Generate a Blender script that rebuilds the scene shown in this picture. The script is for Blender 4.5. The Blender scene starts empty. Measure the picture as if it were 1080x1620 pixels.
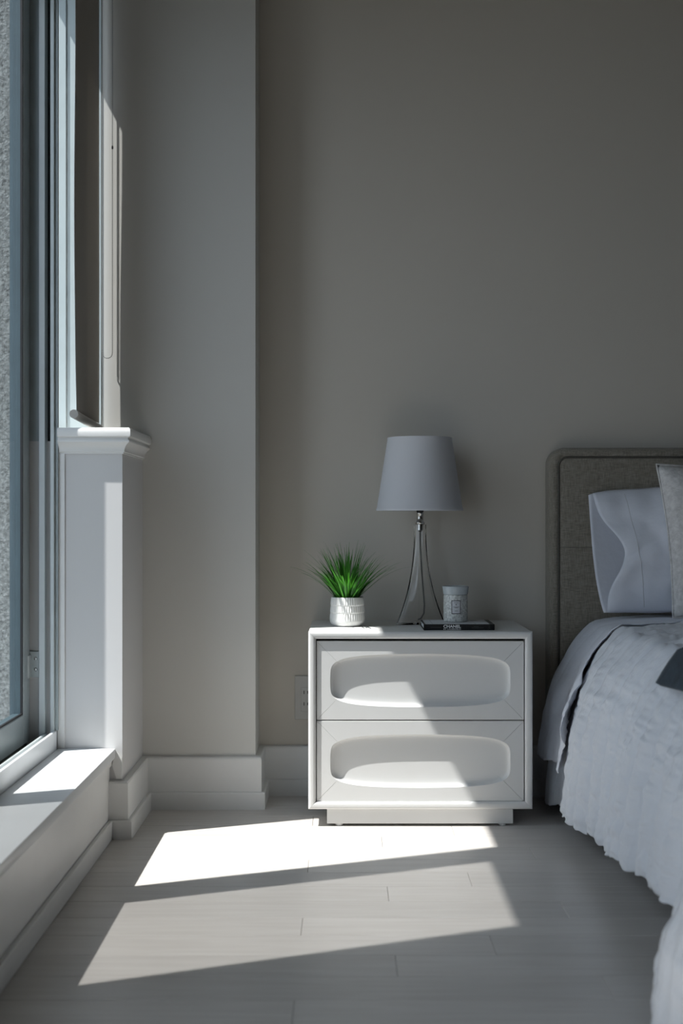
import bpy, bmesh, math, random
from mathutils import Vector, Matrix, noise
R = random.Random(7)
SC = bpy.context.scene
COL = SC.collection

# ------------------------------------------------------------------ camera
F, CX, CY, H = 1900.0, 545.0, 820.0, 0.908
cam = bpy.data.cameras.new('camera'); camo = bpy.data.objects.new('camera', cam); COL.objects.link(camo)
camo.location = (0, 0, H); camo.rotation_euler = (math.pi/2, 0, 0)
cam.sensor_fit = 'AUTO'; cam.sensor_width = 36; cam.lens = F*36/1620
cam.shift_x = -(CX-540)/1620; cam.shift_y = (CY-810)/1620
cam.clip_start = .02
cam.dof.use_dof = True; cam.dof.focus_distance = 3.56; cam.dof.aperture_fstop = 2.6
SC.camera = camo
# ------------------------------------------------------------------ sky, sun, exposure
w = bpy.data.worlds.new('sky'); SC.world = w; w.use_nodes = True
bg = w.node_tree.nodes['Background']
bg.inputs[0].default_value = (.72, .84, .99, 1); bg.inputs[1].default_value = 2.3
sun = bpy.data.lights.new('sun', 'SUN'); suno = bpy.data.objects.new('sun', sun); COL.objects.link(suno)
AZ, EL = math.radians(20.8), math.radians(60)
sd = Vector((math.cos(EL)*math.cos(AZ), math.cos(EL)*math.sin(AZ), -math.sin(EL)))
suno.rotation_euler = sd.to_track_quat('-Z', 'Y').to_euler(); suno.location = (-4, 1, 6)
sun.energy = 9.3; sun.angle = math.radians(.53); sun.color = (1, .975, .95)
vs = SC.view_settings
vs.view_transform = 'Standard'; vs.look = 'None'; vs.exposure = 0.0; vs.gamma = 1; vs.use_curve_mapping = False

# ------------------------------------------------------------------ materials
def mat(name, color, rough=.5, metal=0, spec=.5, noise_scale=None, noise_amt=.06, bump=None, bump_scale=200, bump_dist=.001,
        sheen=0, stretch=None, trans=0, ior=1.45, coat=0):
    m = bpy.data.materials.new(name); m.use_nodes = True
    nt = m.node_tree; b = nt.nodes['Principled BSDF']
    b.inputs['Base Color'].default_value = (*color, 1); b.inputs['Roughness'].default_value = rough
    b.inputs['Metallic'].default_value = metal; b.inputs['Specular IOR Level'].default_value = spec
    b.inputs['IOR'].default_value = ior; b.inputs['Transmission Weight'].default_value = trans
    b.inputs['Sheen Weight'].default_value = sheen; b.inputs['Coat Weight'].default_value = coat
    tc = nt.nodes.new('ShaderNodeTexCoord'); mp = nt.nodes.new('ShaderNodeMapping')
    nt.links.new(tc.outputs['Object'], mp.inputs[0])
    if stretch: mp.inputs['Scale'].default_value = stretch
    if noise_scale:
        n = nt.nodes.new('ShaderNodeTexNoise'); n.inputs['Scale'].default_value = noise_scale; n.inputs['Detail'].default_value = 5
        nt.links.new(mp.outputs[0], n.inputs['Vector'])
        r = nt.nodes.new('ShaderNodeValToRGB')
        lo = [max(0, c*(1-noise_amt)) for c in color]; hi = [min(1, c*(1+noise_amt)) for c in color]
        r.color_ramp.elements[0].position = .3; r.color_ramp.elements[1].position = .7
        r.color_ramp.elements[0].color = (*lo, 1); r.color_ramp.elements[1].color = (*hi, 1)
        nt.links.new(n.outputs['Fac'], r.inputs[0]); nt.links.new(r.outputs[0], b.inputs['Base Color'])
    if bump:
        n2 = nt.nodes.new('ShaderNodeTexNoise'); n2.inputs['Scale'].default_value = bump_scale; n2.inputs['Detail'].default_value = 4
        nt.links.new(mp.outputs[0], n2.inputs['Vector'])
        bp = nt.nodes.new('ShaderNodeBump'); bp.inputs['Strength'].default_value = bump; bp.inputs['Distance'].default_value = bump_dist
        nt.links.new(n2.outputs['Fac'], bp.inputs['Height']); nt.links.new(bp.outputs[0], b.inputs['Normal'])
    return m

def glass_thin(name, tint, fac_gloss=True, rough=0.0):
    m = bpy.data.materials.new(name); m.use_nodes = True; nt = m.node_tree
    nt.nodes.remove(nt.nodes['Principled BSDF']); out = nt.nodes['Material Output']
    t = nt.nodes.new('ShaderNodeBsdfTransparent'); t.inputs[0].default_value = (*tint, 1)
    g = nt.nodes.new('ShaderNodeBsdfGlossy'); g.inputs['Roughness'].default_value = rough
    fr = nt.nodes.new('ShaderNodeLayerWeight'); fr.inputs[0].default_value = .5
    pw = nt.nodes.new('ShaderNodeMath'); pw.operation = 'POWER'; pw.inputs[1].default_value = 4
    nt.links.new(fr.outputs['Facing'], pw.inputs[0])
    mul = nt.nodes.new('ShaderNodeMath'); mul.operation = 'MULTIPLY_ADD'; mul.inputs[1].default_value = .45; mul.inputs[2].default_value = .02
    mx = nt.nodes.new('ShaderNodeMixShader')
    nt.links.new(pw.outputs[0], mul.inputs[0]); nt.links.new(mul.outputs[0], mx.inputs[0])
    nt.links.new(t.outputs[0], mx.inputs[1]); nt.links.new(g.outputs[0], mx.inputs[2]); nt.links.new(mx.outputs[0], out.inputs[0])
    return m

def screen_mat():
    m = bpy.data.materials.new('insect_screen_mesh'); m.use_nodes = True; nt = m.node_tree
    b = nt.nodes['Principled BSDF']; b.inputs['Base Color'].default_value = (.08, .08, .08, 1); b.inputs['Roughness'].default_value = .6
    t = nt.nodes.new('ShaderNodeBsdfTransparent'); mx = nt.nodes.new('ShaderNodeMixShader'); mx.inputs[0].default_value = .45
    out = nt.nodes['Material Output']
    nt.links.new(t.outputs[0], mx.inputs[1]); nt.links.new(b.outputs[0], mx.inputs[2]); nt.links.new(mx.outputs[0], out.inputs[0])
    return m

def floor_mat():
    m = mat('white_stained_floor_board', (.60, .565, .53), rough=.33, spec=.5)
    nt = m.node_tree; b = nt.nodes['Principled BSDF']
    oi = nt.nodes.new('ShaderNodeObjectInfo'); tc = nt.nodes['Texture Coordinate']; mp = nt.nodes['Mapping']
    mp.inputs['Scale'].default_value = (2.2, 34, 10)
    off = nt.nodes.new('ShaderNodeVectorMath'); off.operation = 'ADD'
    nt.links.new(mp.outputs[0], off.inputs[0])
    k = nt.nodes.new('ShaderNodeMath'); k.operation = 'MULTIPLY'; k.inputs[1].default_value = 37
    nt.links.new(oi.outputs['Random'], k.inputs[0]); nt.links.new(k.outputs[0], off.inputs[1])
    n = nt.nodes.new('ShaderNodeTexNoise'); n.inputs['Scale'].default_value = 2.0; n.inputs['Detail'].default_value = 6; n.inputs['Distortion'].default_value = .4
    nt.links.new(off.outputs[0], n.inputs['Vector'])
    r = nt.nodes.new('ShaderNodeValToRGB')
    r.color_ramp.elements[0].position = .3; r.color_ramp.elements[0].color = (.585, .55, .515, 1)
    r.color_ramp.elements[1].position = .7; r.color_ramp.elements[1].color = (.66, .63, .595, 1)
    nt.links.new(n.outputs['Fac'], r.inputs[0])
    hs = nt.nodes.new('ShaderNodeHueSaturation')
    mr = nt.nodes.new('ShaderNodeMapRange'); mr.inputs['To Min'].default_value = .95; mr.inputs['To Max'].default_value = 1.04
    nt.links.new(oi.outputs['Random'], mr.inputs[0]); nt.links.new(mr.outputs[0], hs.inputs['Value'])
    nt.links.new(r.outputs[0], hs.inputs['Color']); nt.links.new(hs.outputs[0], b.inputs['Base Color'])
    bp = nt.nodes.new('ShaderNodeBump'); bp.inputs['Strength'].default_value = .15; bp.inputs['Distance'].default_value = .0006
    nt.links.new(n.outputs['Fac'], bp.inputs['Height']); nt.links.new(bp.outputs[0], b.inputs['Normal'])
    return m

def concrete_mat():
    m = mat('rough_cast_concrete', (.22, .235, .23), rough=.9, noise_scale=95, noise_amt=.55)
    nt = m.node_tree; b = nt.nodes['Principled BSDF']; mp = nt.nodes['Mapping']
    v = nt.nodes.new('ShaderNodeTexNoise'); v.inputs['Scale'].default_value = 75; v.inputs['Detail'].default_value = 6; v.inputs['Roughness'].default_value = .65
    nt.links.new(mp.outputs[0], v.inputs['Vector'])
    bp = nt.nodes.new('ShaderNodeBump'); bp.inputs['Strength'].default_value = 1; bp.inputs['Distance'].default_value = .02
    nt.links.new(v.outputs['Fac'], bp.inputs['Height']); nt.links.new(bp.outputs[0], b.inputs['Normal'])
    return m

def weave_mat(name, c1, c2, scale):
    m = mat(name, c1, rough=.9, spec=.15, sheen=.2)
    nt = m.node_tree; b = nt.nodes['Principled BSDF']; mp = nt.nodes['Mapping']
    def thread(sc):
        mm = nt.nodes.new('ShaderNodeMapping'); mm.inputs['Scale'].default_value = sc
        nt.links.new(mp.outputs[0], mm.inputs[0])
        n = nt.nodes.new('ShaderNodeTexNoise'); n.inputs['Scale'].default_value = 1; n.inputs['Detail'].default_value = 2
        nt.links.new(mm.outputs[0], n.inputs['Vector']); return n
    a = thread((scale, scale, scale*.08)); c = thread((scale*.08, scale, scale))
    ad = nt.nodes.new('ShaderNodeMath'); ad.operation = 'ADD'
    nt.links.new(a.outputs['Fac'], ad.inputs[0]); nt.links.new(c.outputs['Fac'], ad.inputs[1])
    r = nt.nodes.new('ShaderNodeValToRGB'); r.color_ramp.elements[0].position = .38; r.color_ramp.elements[1].position = .62
    hf = nt.nodes.new('ShaderNodeMath'); hf.operation = 'MULTIPLY'; hf.inputs[1].default_value = .5
    nt.links.new(ad.outputs[0], hf.inputs[0]); nt.links.new(hf.outputs[0], r.inputs[0])
    r.color_ramp.elements[0].color = (*c2, 1); r.color_ramp.elements[1].color = (*c1, 1)
    nt.links.new(r.outputs[0], b.inputs['Base Color'])
    bp = nt.nodes.new('ShaderNodeBump'); bp.inputs['Strength'].default_value = .4; bp.inputs['Distance'].default_value = .001
    nt.links.new(hf.outputs[0], bp.inputs['Height']); nt.links.new(bp.outputs[0], b.inputs['Normal'])
    return m

def leaf_mat():
    m = mat('artificial_grass_leaf', (.05, .2, .025), rough=.42, spec=.5)
    nt = m.node_tree; b = nt.nodes['Principled BSDF']
    oi = nt.nodes.new('ShaderNodeObjectInfo'); r = nt.nodes.new('ShaderNodeValToRGB')
    r.color_ramp.elements[0].color = (.018, .11, .012, 1); r.color_ramp.elements[1].color = (.075, .30, .035, 1)
    nt.links.new(oi.outputs['Random'], r.inputs[0]); nt.links.new(r.outputs[0], b.inputs['Base Color'])
    b.inputs['Subsurface Weight'].default_value = 0
    tl = nt.nodes.new('ShaderNodeBsdfTranslucent'); tl.inputs[0].default_value = (.10, .42, .03, 1)
    mx = nt.nodes.new('ShaderNodeMixShader'); mx.inputs[0].default_value = .3
    out = nt.nodes['Material Output']
    nt.links.new(b.outputs[0], mx.inputs[1]); nt.links.new(tl.outputs[0], mx.inputs[2]); nt.links.new(mx.outputs[0], out.inputs[0])
    return m

def fabric_shade_mat():
    m = mat('white_lamp_shade_fabric', (.78, .79, .82), rough=.8, spec=.2, bump=.2, bump_scale=900, bump_dist=.0005)
    nt = m.node_tree; b = nt.nodes['Principled BSDF']
    tl = nt.nodes.new('ShaderNodeBsdfTranslucent'); tl.inputs[0].default_value = (.75, .76, .8, 1)
    mx = nt.nodes.new('ShaderNodeMixShader'); mx.inputs[0].default_value = .15; out = nt.nodes['Material Output']
    nt.links.new(b.outputs[0], mx.inputs[1]); nt.links.new(tl.outputs[0], mx.inputs[2]); nt.links.new(mx.outputs[0], out.inputs[0])
    return m

WALLP = mat('greige_wall_paint', (.67, .625, .555), rough=.7, spec=.25, bump=.12, bump_scale=350, bump_dist=.0006)
WALLW = mat('pale_wall_paint', (.66, .655, .65), rough=.65, spec=.3, bump=.12, bump_scale=350, bump_dist=.0006)
WALLD = mat('darkened_unseen_wall', (.13, .12, .105), rough=.75, bump=.1, bump_scale=300)  # unseen walls kept dark so they bounce back less light
COLP = mat('column_wall_paint', (.68, .67, .635), rough=.7, spec=.25, bump=.12, bump_scale=350, bump_dist=.0006)
REVEAL = mat('dull_reveal_paint', (.50, .57, .585), rough=.5, noise_scale=12, noise_amt=.04)
ALUSH = mat('shade_darkened_outer_frame', (.055, .085, .10), rough=.4, noise_scale=14, noise_amt=.08)  # frame aluminium with its shade put into the colour
CEIL = mat('ceiling_paint', (.25, .24, .22), rough=.85, bump=.1, bump_scale=300)  # darkened so the unseen ceiling sends less light down
TRIM = mat('white_trim_paint', (.80, .80, .785), rough=.38, spec=.45, noise_scale=9, noise_amt=.02)
SILL = mat('white_sill_paint', (.80, .82, .83), rough=.3, spec=.5, noise_scale=9, noise_amt=.02)
ALU = mat('grey_blue_aluminium', (.40, .455, .47), rough=.35, metal=.15, spec=.5, noise_scale=14, noise_amt=.06)
ALUD = mat('dark_track_channel', (.03, .035, .038), rough=.5, noise_scale=30, noise_amt=.2)
ALUL = mat('pale_aluminium', (.58, .63, .64), rough=.35, metal=.1, noise_scale=14, noise_amt=.05)
GASK = mat('black_rubber_gasket', (.012, .012, .014), rough=.6, noise_scale=20, noise_amt=.2)
DIRT = mat('grimy_track', (.10, .095, .085), rough=.8, noise_scale=40, noise_amt=.5)
GLASS = glass_thin('window_glass', (.955, .965, .965))
SCREEN = screen_mat()
FLOOR = floor_mat()
SUBF = mat('dark_subfloor', (.12, .11, .10), rough=.9, noise_scale=20, noise_amt=.1)
CONC = concrete_mat()
LACQ = mat('white_satin_lacquer', (.72, .72, .705), rough=.32, spec=.5, noise_scale=5, noise_amt=.012)
LACD = mat('cabinet_gap_shade', (.03, .028, .025), rough=.8, noise_scale=20, noise_amt=.1)  # near-black, paints the shade seen through the drawer gaps
LINEN = weave_mat('taupe_linen_weave', (.345, .315, .265), (.20, .18, .148), 520)
LINEND = mat('dark_taupe_piping', (.10, .093, .08), rough=.9, noise_scale=300, noise_amt=.2)
COTTON = mat('white_cotton', (.74, .765, .83), rough=.85, spec=.15, sheen=.2, bump=.35, bump_scale=24, bump_dist=.006)
QUILT = mat('crinkled_white_cotton', (.72, .745, .79), rough=.9, spec=.12, sheen=.2, bump=.7, bump_scale=1, bump_dist=.006, stretch=(26, 60, 26))
SHAM = mat('ivory_jacquard', (.64, .63, .62), rough=.9, spec=.15, noise_scale=70, noise_amt=.14, bump=.7, bump_scale=110, bump_dist=.004)
NAVY = mat('navy_knit', (.022, .04, .058), rough=.95, spec=.1, sheen=.15, noise_scale=40, noise_amt=.3, bump=.5, bump_scale=160, bump_dist=.003)
MATT = mat('mattress_ticking', (.7, .7, .7), rough=.9, noise_scale=40, noise_amt=.04)
CERAM = mat('white_ceramic', (.80, .80, .78), rough=.45, noise_scale=30, noise_amt=.03)
SOIL = mat('dark_filler_moss', (.02, .03, .012), rough=.95, noise_scale=120, noise_amt=.6, bump=1, bump_scale=150, bump_dist=.004)
LEAF = leaf_mat()
SHADE = fabric_shade_mat()
CHROME = mat('polished_nickel', (.72, .70, .66), rough=.12, metal=1, noise_scale=30, noise_amt=.03)
BLACKP = mat('black_bakelite', (.012, .012, .012), rough=.4, noise_scale=30, noise_amt=.1)
CORD = mat('clear_grey_cord', (.22, .22, .20), rough=.4, noise_scale=40, noise_amt=.1)
CLEAR = mat('clear_glass', (1, 1, 1), rough=0, trans=1, ior=1.45)
FROST = mat('pearly_embossed_glass', (.60, .62, .60), rough=.35, spec=.8, coat=.4, noise_scale=160, noise_amt=.35, bump=1, bump_scale=230, bump_dist=.0025)
FROSTL = mat('pale_glass_lid', (.48, .53, .55), rough=.25, spec=.7, coat=.3, noise_scale=60, noise_amt=.06)
PAPER = mat('paper_white', (.62, .63, .65), rough=.8, noise_scale=60, noise_amt=.03)
INK = mat('black_ink', (.008, .008, .009), rough=.45, noise_scale=60, noise_amt=.1)
INKG = mat('grey_ink', (.10, .10, .10), rough=.6, noise_scale=60, noise_amt=.1)
INKW = mat('white_print', (.88, .88, .87), rough=.6, noise_scale=60, noise_amt=.02)
PLATE = mat('outlet_plastic', (.60, .585, .55), rough=.4, noise_scale=30, noise_amt=.02)
BLIND = mat('taupe_blind_fabric', (.46, .43, .39), rough=.85, spec=.2, noise_scale=500, noise_amt=.1, bump=.3, bump_scale=800, bump_dist=.0005)
BEAD = mat('shaded_bead_plastic', (.40, .41, .42), rough=.35, noise_scale=30, noise_amt=.02)  # white beads greyed to stand for their shaded sides
BLT = BLIND.node_tree; _t = BLT.nodes.new('ShaderNodeBsdfTranslucent'); _t.inputs[0].default_value = (.30, .275, .24, 1)
_m = BLT.nodes.new('ShaderNodeMixShader'); _m.inputs[0].default_value = .28
BLT.links.new(BLT.nodes['Principled BSDF'].outputs[0], _m.inputs[1]); BLT.links.new(_t.outputs[0], _m.inputs[2]); BLT.links.new(_m.outputs[0], BLT.nodes['Material Output'].inputs[0])
RAILW = mat('painted_rail', (.42, .40, .37), rough=.5, noise_scale=30, noise_amt=.03)
CAULK = mat('grey_caulk', (.22, .23, .23), rough=.8, noise_scale=60, noise_amt=.3)

# ------------------------------------------------------------------ mesh helpers
def bx(bm, x0, x1, y0, y1, z0, z1, bev=0, seg=1):
    t = bmesh.new()
    vv = [t.verts.new((x, y, z)) for x in (x0, x1) for y in (y0, y1) for z in (z0, z1)]
    for f in ((0, 1, 3, 2), (4, 6, 7, 5), (0, 4, 5, 1), (2, 3, 7, 6), (0, 2, 6, 4), (1, 5, 7, 3)):
        t.faces.new([vv[i] for i in f])
    if bev:
        bmesh.ops.bevel(t, geom=t.edges[:], offset=bev, segments=seg, profile=.5, affect='EDGES')
    merge(bm, t); return bm

def merge(bm, t):
    m = bpy.data.meshes.new('tmp'); t.to_mesh(m); t.free(); bm.from_mesh(m); bpy.data.meshes.remove(m)

def grid(bm, fn, nu, nv, close_u=False):
    rows = [[bm.verts.new(fn(i/(nu if close_u else nu-1), j/(nv-1))) for i in range(nu)] for j in range(nv)]
    for j in range(nv-1):
        for i in range(nu if close_u else nu-1):
            k = (i+1) % nu
            bm.faces.new((rows[j][i], rows[j][k], rows[j+1][k], rows[j+1][i]))
    return rows

def lathe(bm, prof, c, n=48, cap0=False, cap1=False, rf=None):
    rows = []
    for (r, z) in prof:
        rows.append([])
        for i in range(n):
            a = 2*math.pi*i/n; rr = r if rf is None else rf(r, z, a)
            rows[-1].append(bm.verts.new((c[0]+rr*math.cos(a), c[1]+rr*math.sin(a), c[2]+z)))
    for j in range(len(rows)-1):
        for i in range(n):
            k = (i+1) % n
            bm.faces.new((rows[j][i], rows[j][k], rows[j+1][k], rows[j+1][i]))
    if cap0: bm.faces.new(rows[0][::-1])
    if cap1: bm.faces.new(rows[-1])

def tube(bm, pts, r, n=8, closed=False):
    pts = [Vector(p) for p in pts]; rows = []; N = len(pts); up = None
    for i, p in enumerate(pts):
        a = pts[(i-1) % N] if (closed or i > 0) else p; b = pts[(i+1) % N] if (closed or i < N-1) else p
        d = (b-a).normalized()
        if up is None:
            up = Vector((0, 0, 1)) if abs(d.z) < .9 else Vector((0, 1, 0))
        s = d.cross(up).normalized(); up = s.cross(d).normalized()
        rr = r(i/(N-1)) if callable(r) else r
        rows.append([bm.verts.new(p+(s*math.cos(2*math.pi*k/n)+up*math.sin(2*math.pi*k/n))*rr) for k in range(n)])
    for j in range(N if closed else N-1):
        A, B = rows[j], rows[(j+1) % N]
        for k in range(n):
            bm.faces.new((A[k], A[(k+1) % n], B[(k+1) % n], B[k]))
    if not closed:
        bm.faces.new(rows[0][::-1]); bm.faces.new(rows[-1])

def prism(bm, poly, fn, a0, a1):
    """poly: 2D outline; fn(p, a) -> 3D; extruded from a0 to a1"""
    A = [bm.verts.new(fn(p, a0)) for p in poly]; B = [bm.verts.new(fn(p, a1)) for p in poly]; n = len(poly)
    for i in range(n): bm.faces.new((A[i], A[(i+1) % n], B[(i+1) % n], B[i]))
    bm.faces.new(A[::-1]); bm.faces.new(B)

def sweep(bm, path, i, prof, end0=None, end1=None):
    """segment i of a plan polyline, mitred at its neighbours; prof = [(offset to the right of travel, z)]"""
    def nrm(a, b):
        d = (Vector(b)-Vector(a)).normalized(); return Vector((d.y, -d.x))
    def off(k):
        ns = []
        if k > 0: ns.append(nrm(path[k-1], path[k]))
        if k < len(path)-1: ns.append(nrm(path[k], path[k+1]))
        if len(ns) == 1: return ns[0]
        return (ns[0]+ns[1])/(1+ns[0].dot(ns[1]))
    o0, o1 = off(i), off(i+1); n = len(prof)
    A = [bm.verts.new((path[i][0]+o0.x*o, path[i][1]+o0.y*o, z)) for o, z in prof]
    B = [bm.verts.new((path[i+1][0]+o1.x*o, path[i+1][1]+o1.y*o, z)) for o, z in prof]
    for k in range(n): bm.faces.new((A[k], A[(k+1) % n], B[(k+1) % n], B[k]))
    bm.faces.new(A[::-1]); bm.faces.new(B)

ROOT = {}
def obj(name, bm, m, parent=None, base=None, smooth=False, fix=True):
    if fix: bmesh.ops.recalc_face_normals(bm, faces=bm.faces[:])
    if parent is None:
        if base is None:
            xs = [v.co.x for v in bm.verts]; ys = [v.co.y for v in bm.verts]; zs = [v.co.z for v in bm.verts]
            base = ((min(xs)+max(xs))/2, (min(ys)+max(ys))/2, min(zs))
        base = Vector(base)
    else:
        base = ROOT[parent.name]
    bmesh.ops.translate(bm, verts=bm.verts[:], vec=-base)
    me = bpy.data.meshes.new(name); bm.to_mesh(me); bm.free()
    me.materials.append(m)
    if smooth:
        for p in me.polygons: p.use_smooth = True
        if smooth != 'all':
            try: me.set_sharp_from_angle(angle=math.radians(38))
            except Exception: pass
    o = bpy.data.objects.new(name, me); COL.objects.link(o)
    if parent is None: o.location = base
    else: o.parent = parent
    ROOT[o.name] = base
    return o

def thing(name, loc, label=None, cat=None, group=None, kind=None):
    o = bpy.data.objects.new(name, None); COL.objects.link(o); o.location = loc; o.empty_display_size = .05
    ROOT[o.name] = Vector(loc); tag(o, label, cat, group, kind); return o

def tag(o, label=None, cat=None, group=None, kind=None):
    if label: o['label'] = label
    if cat: o['category'] = cat
    if group: o['group'] = group
    if kind: o['kind'] = kind
    return o

def struct(name, bm, m, label, cat, smooth=False):
    o = obj(name, bm, m, smooth=smooth); tag(o, label, cat, kind='structure'); return o

def B(*a, **k): return bx(bmesh.new(), *a, **k)

# ------------------------------------------------------------------ room shell
# x right, y away from the camera, z up
XP, XL = -.634, -.669            # pony wall room face, low wall face
YE, YC, YB = 3.426, 3.772, 3.957 # pony wall end, column face, back wall
XCOL = -.280
ZS, ZH, ZC = .252, 2.68, 2.92    # low sill, window head, ceiling
XR, YF = 3.1, -1.4               # right wall, wall behind the camera

struct('wall_back', B(-.28, XR+.12, YB, YB+.12, -.05, ZC), WALLP, 'grey back wall behind the nightstand and headboard', 'wall')
struct('wall_column', B(-1.03, XCOL, YC, YB+.12, -.05, ZC), COLP, 'grey boxed-out column face left of the nightstand', 'wall')
struct('wall_right', B(XR, XR+.12, YF-.12, YB, -.05, ZC), WALLD, 'unseen side wall beyond the bed, darkened to cut bounced light', 'wall')
struct('wall_front', B(-.95, XR, YF-.12, YF, -.05, ZC), WALLD, 'unseen wall facing the headboard, darkened to cut bounced light', 'wall')
struct('ceiling', B(-.95, XR+.12, YF-.12, YB+.12, ZC, ZC+.1), CEIL, 'unseen ceiling over the bedroom, darkened to bounce less light', 'ceiling')
struct('wall_pony', B(-.93, XP, YE, YC, -.05, 1.128), WALLW, 'white half-height wall end under the moulded ledge', 'wall')
struct('wall_left', B(-.93, XL, YF, YE-.001, -.05, ZS-.028), TRIM, 'low white panelled wall under the deep window sill', 'wall')
struct('wall_header', B(-1.0, -.80, YF, YC-.001, ZH, ZC), WALLW, 'wall band above the window heads', 'wall')
struct('wall_pier', B(-1.0, -.815, 1.70, 2.145, ZS, ZH), WALLW, 'white wall pier between the two tall windows', 'wall')
struct('wall_corner', B(-1.0, -.815, YF, 0.35, ZS, ZH), WALLW, 'white wall pier at the near end of the windows', 'wall')
struct('wall_outside', B(-2.6, -1.034, 3.72, 4.2, -1.2, 4.2), CONC, 'rough grey concrete wall outside the window glass', 'wall', smooth=False)

gnd = mat('street_ground', (.16, .16, .15), rough=.9, noise_scale=.3, noise_amt=.3)  # dark unseen ground, added to keep light from below off the ceiling
struct('ground', B(-80, -3, -60, 60, -9.2, -9), gnd, 'unseen street level far below, added to dim the light from below', 'ground')
# floor: boards run left to right, pattern of end joints repeats every four rows
fl = struct('floor', B(-.93, XR, YF, YB, -.05, -.016), SUBF, 'pale whitewashed plank floor of the bedroom', 'floor')
PW = .1167; y1 = 3.43+PW*5; row = -5
JO = [.105, .51, -.095, .315]
while y1 > YF:
    y0 = y1-PW; j = JO[row % 4]; L = 1.62
    xs = [XL]; x = j-2*L
    while x < XR:
        if x > XL+.05 and x < XR-.05: xs.append(x)
        x += L
    xs.append(XR)
    for a, b in zip(xs[:-1], xs[1:]):
        g = .0004
        ya, yb = max(y0, YF), min(y1, YB)
        if yb-ya > .01:
            bm = B(a+g, b-g, ya+g, yb-g, -.016, 0, bev=.0008)
            obj('plank', bm, FLOOR, fl)
    y1 = y0; row += 1

# ------------------------------------------------------------------ baseboards
capP = [(0, 0), (.020, 0), (.020, .155), (.017, .160), (0, .162)]
shoeP = [(.020, 0), (.032, 0), (.032, .049), (.028, .053), (.020, .0535)]
path = [(XL, YE), (XP, YE), (XP, YC), (XCOL, YC), (XCOL, YB), (XR, YB)]
NM = [('baseboard_pony_end', 'short white baseboard across the half wall end'),
      ('baseboard_pony_side', 'white baseboard running back along the half wall'),
      ('baseboard_column', 'white two-step baseboard across the column'),
      ('baseboard_column_side', 'short white baseboard return beside the column'),
      ('baseboard_back', 'white baseboard along the back wall behind the nightstand')]
for i, (n, lab) in enumerate(NM):
    bm = bmesh.new(); sweep(bm, path, i, capP); o = struct(n, bm, TRIM, lab, 'baseboard')
    bm = bmesh.new(); sweep(bm, path, i, shoeP); obj('shoe', bm, TRIM, o)
bm = B(XL, XL+.013, YF, YE-.033, 0, .053, bev=.002)
struct('baseboard_left', bm, TRIM, 'low white shoe moulding along the foot of the window wall', 'baseboard')

# ------------------------------------------------------------------ low sill and moulded ledge
bm = B(-.818, -.653, YF+.01, YE-.001, ZS-.028, ZS, bev=.003, seg=2)
sill = struct('trim_1', bm, SILL, 'deep white painted sill under the tall window', 'window sill', smooth=True)
bm = B(XL, XL+.006, YF+.01, YE-.001, ZS-.050, ZS-.0285, bev=.002); obj('apron', bm, TRIM, sill)
# small caulked wedge where the sill butts the half wall corner
bm = bmesh.new()
prism(bm, [(-.652, .246), (-.634, .225), (-.634, .166), (-.650, .166), (-.662, .205)], lambda p, a: (p[0], a, p[1]), YE-.006, YE-.0005)
obj('caulk_wedge', bm, TRIM, sill)

lp = [(-.8135, YE), (XP, YE), (XP, YC-.001)]
def ledge_piece(prof):
    bm = bmesh.new()
    for i in (0, 1): sweep(bm, lp, i, prof)
    return bm
stoolP = [(-.03, 1.138), (.024, 1.138), (.027, 1.141), (.028, 1.150), (.027, 1.160), (.023, 1.165), (-.03, 1.165)]
led = struct('trim_2', ledge_piece(stoolP), TRIM, 'moulded white ledge capping the half wall by the blind', 'ledge', smooth=True)
obj('ledge_board', B(-.945, XP-.02, YE+.02, YC-.001, 1.128, 1.1645), TRIM, led)
groove = [(0, 1.128), (.020, 1.128), (.020, 1.138), (0, 1.138)]
obj('fillet', ledge_piece(groove), TRIM, led)
cove = [(0, 1.092), (.004, 1.092), (.004, 1.096), (.007, 1.098), (.007, 1.103), (.009, 1.109), (.014, 1.117), (.020, 1.122), (.023, 1.125), (.023, 1.130), (0, 1.130)]
obj('cove_moulding', ledge_piece(cove), TRIM, led, smooth=True)
# cover strip down the left of the half wall end
struct('trim_3', B(-.818, -.797, YE-.004, YE, ZS, 1.092, bev=.001), TRIM, 'narrow white cover strip down the half wall end', 'trim')

# ------------------------------------------------------------------ tall sliding window
win = thing('window_1', (-.88, 2.8, ZS), 'tall sliding aluminium window along the left wall', 'window', kind='structure')
YN = 2.145
def seg_parts(parent, ya, yb):
    p = lambda n, bm, m: obj(n, bm, m, parent)
    p('inner_rail', B(-.8275, -.818, ya, yb, ZS-.026, .305, bev=.0015), SILL)
    p('track_floor', B(-.87, -.8275, ya, yb, ZS-.026, .268), DIRT)
    p('track_rail', B(-.853, -.846, ya, yb, .268, .298, bev=.001), ALUL)
    p('outer_rail', B(-.96, -.93, ya, yb, ZS-.03, .285, bev=.002), ALU)
    p('track_floor', B(-.93, -.87, ya, yb, ZS-.03, .262), DIRT)
    p('head_rail', B(-.96, -.818, ya, yb, 2.574, ZH), ALU)
seg_parts(win, YN, YE-.012)
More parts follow.
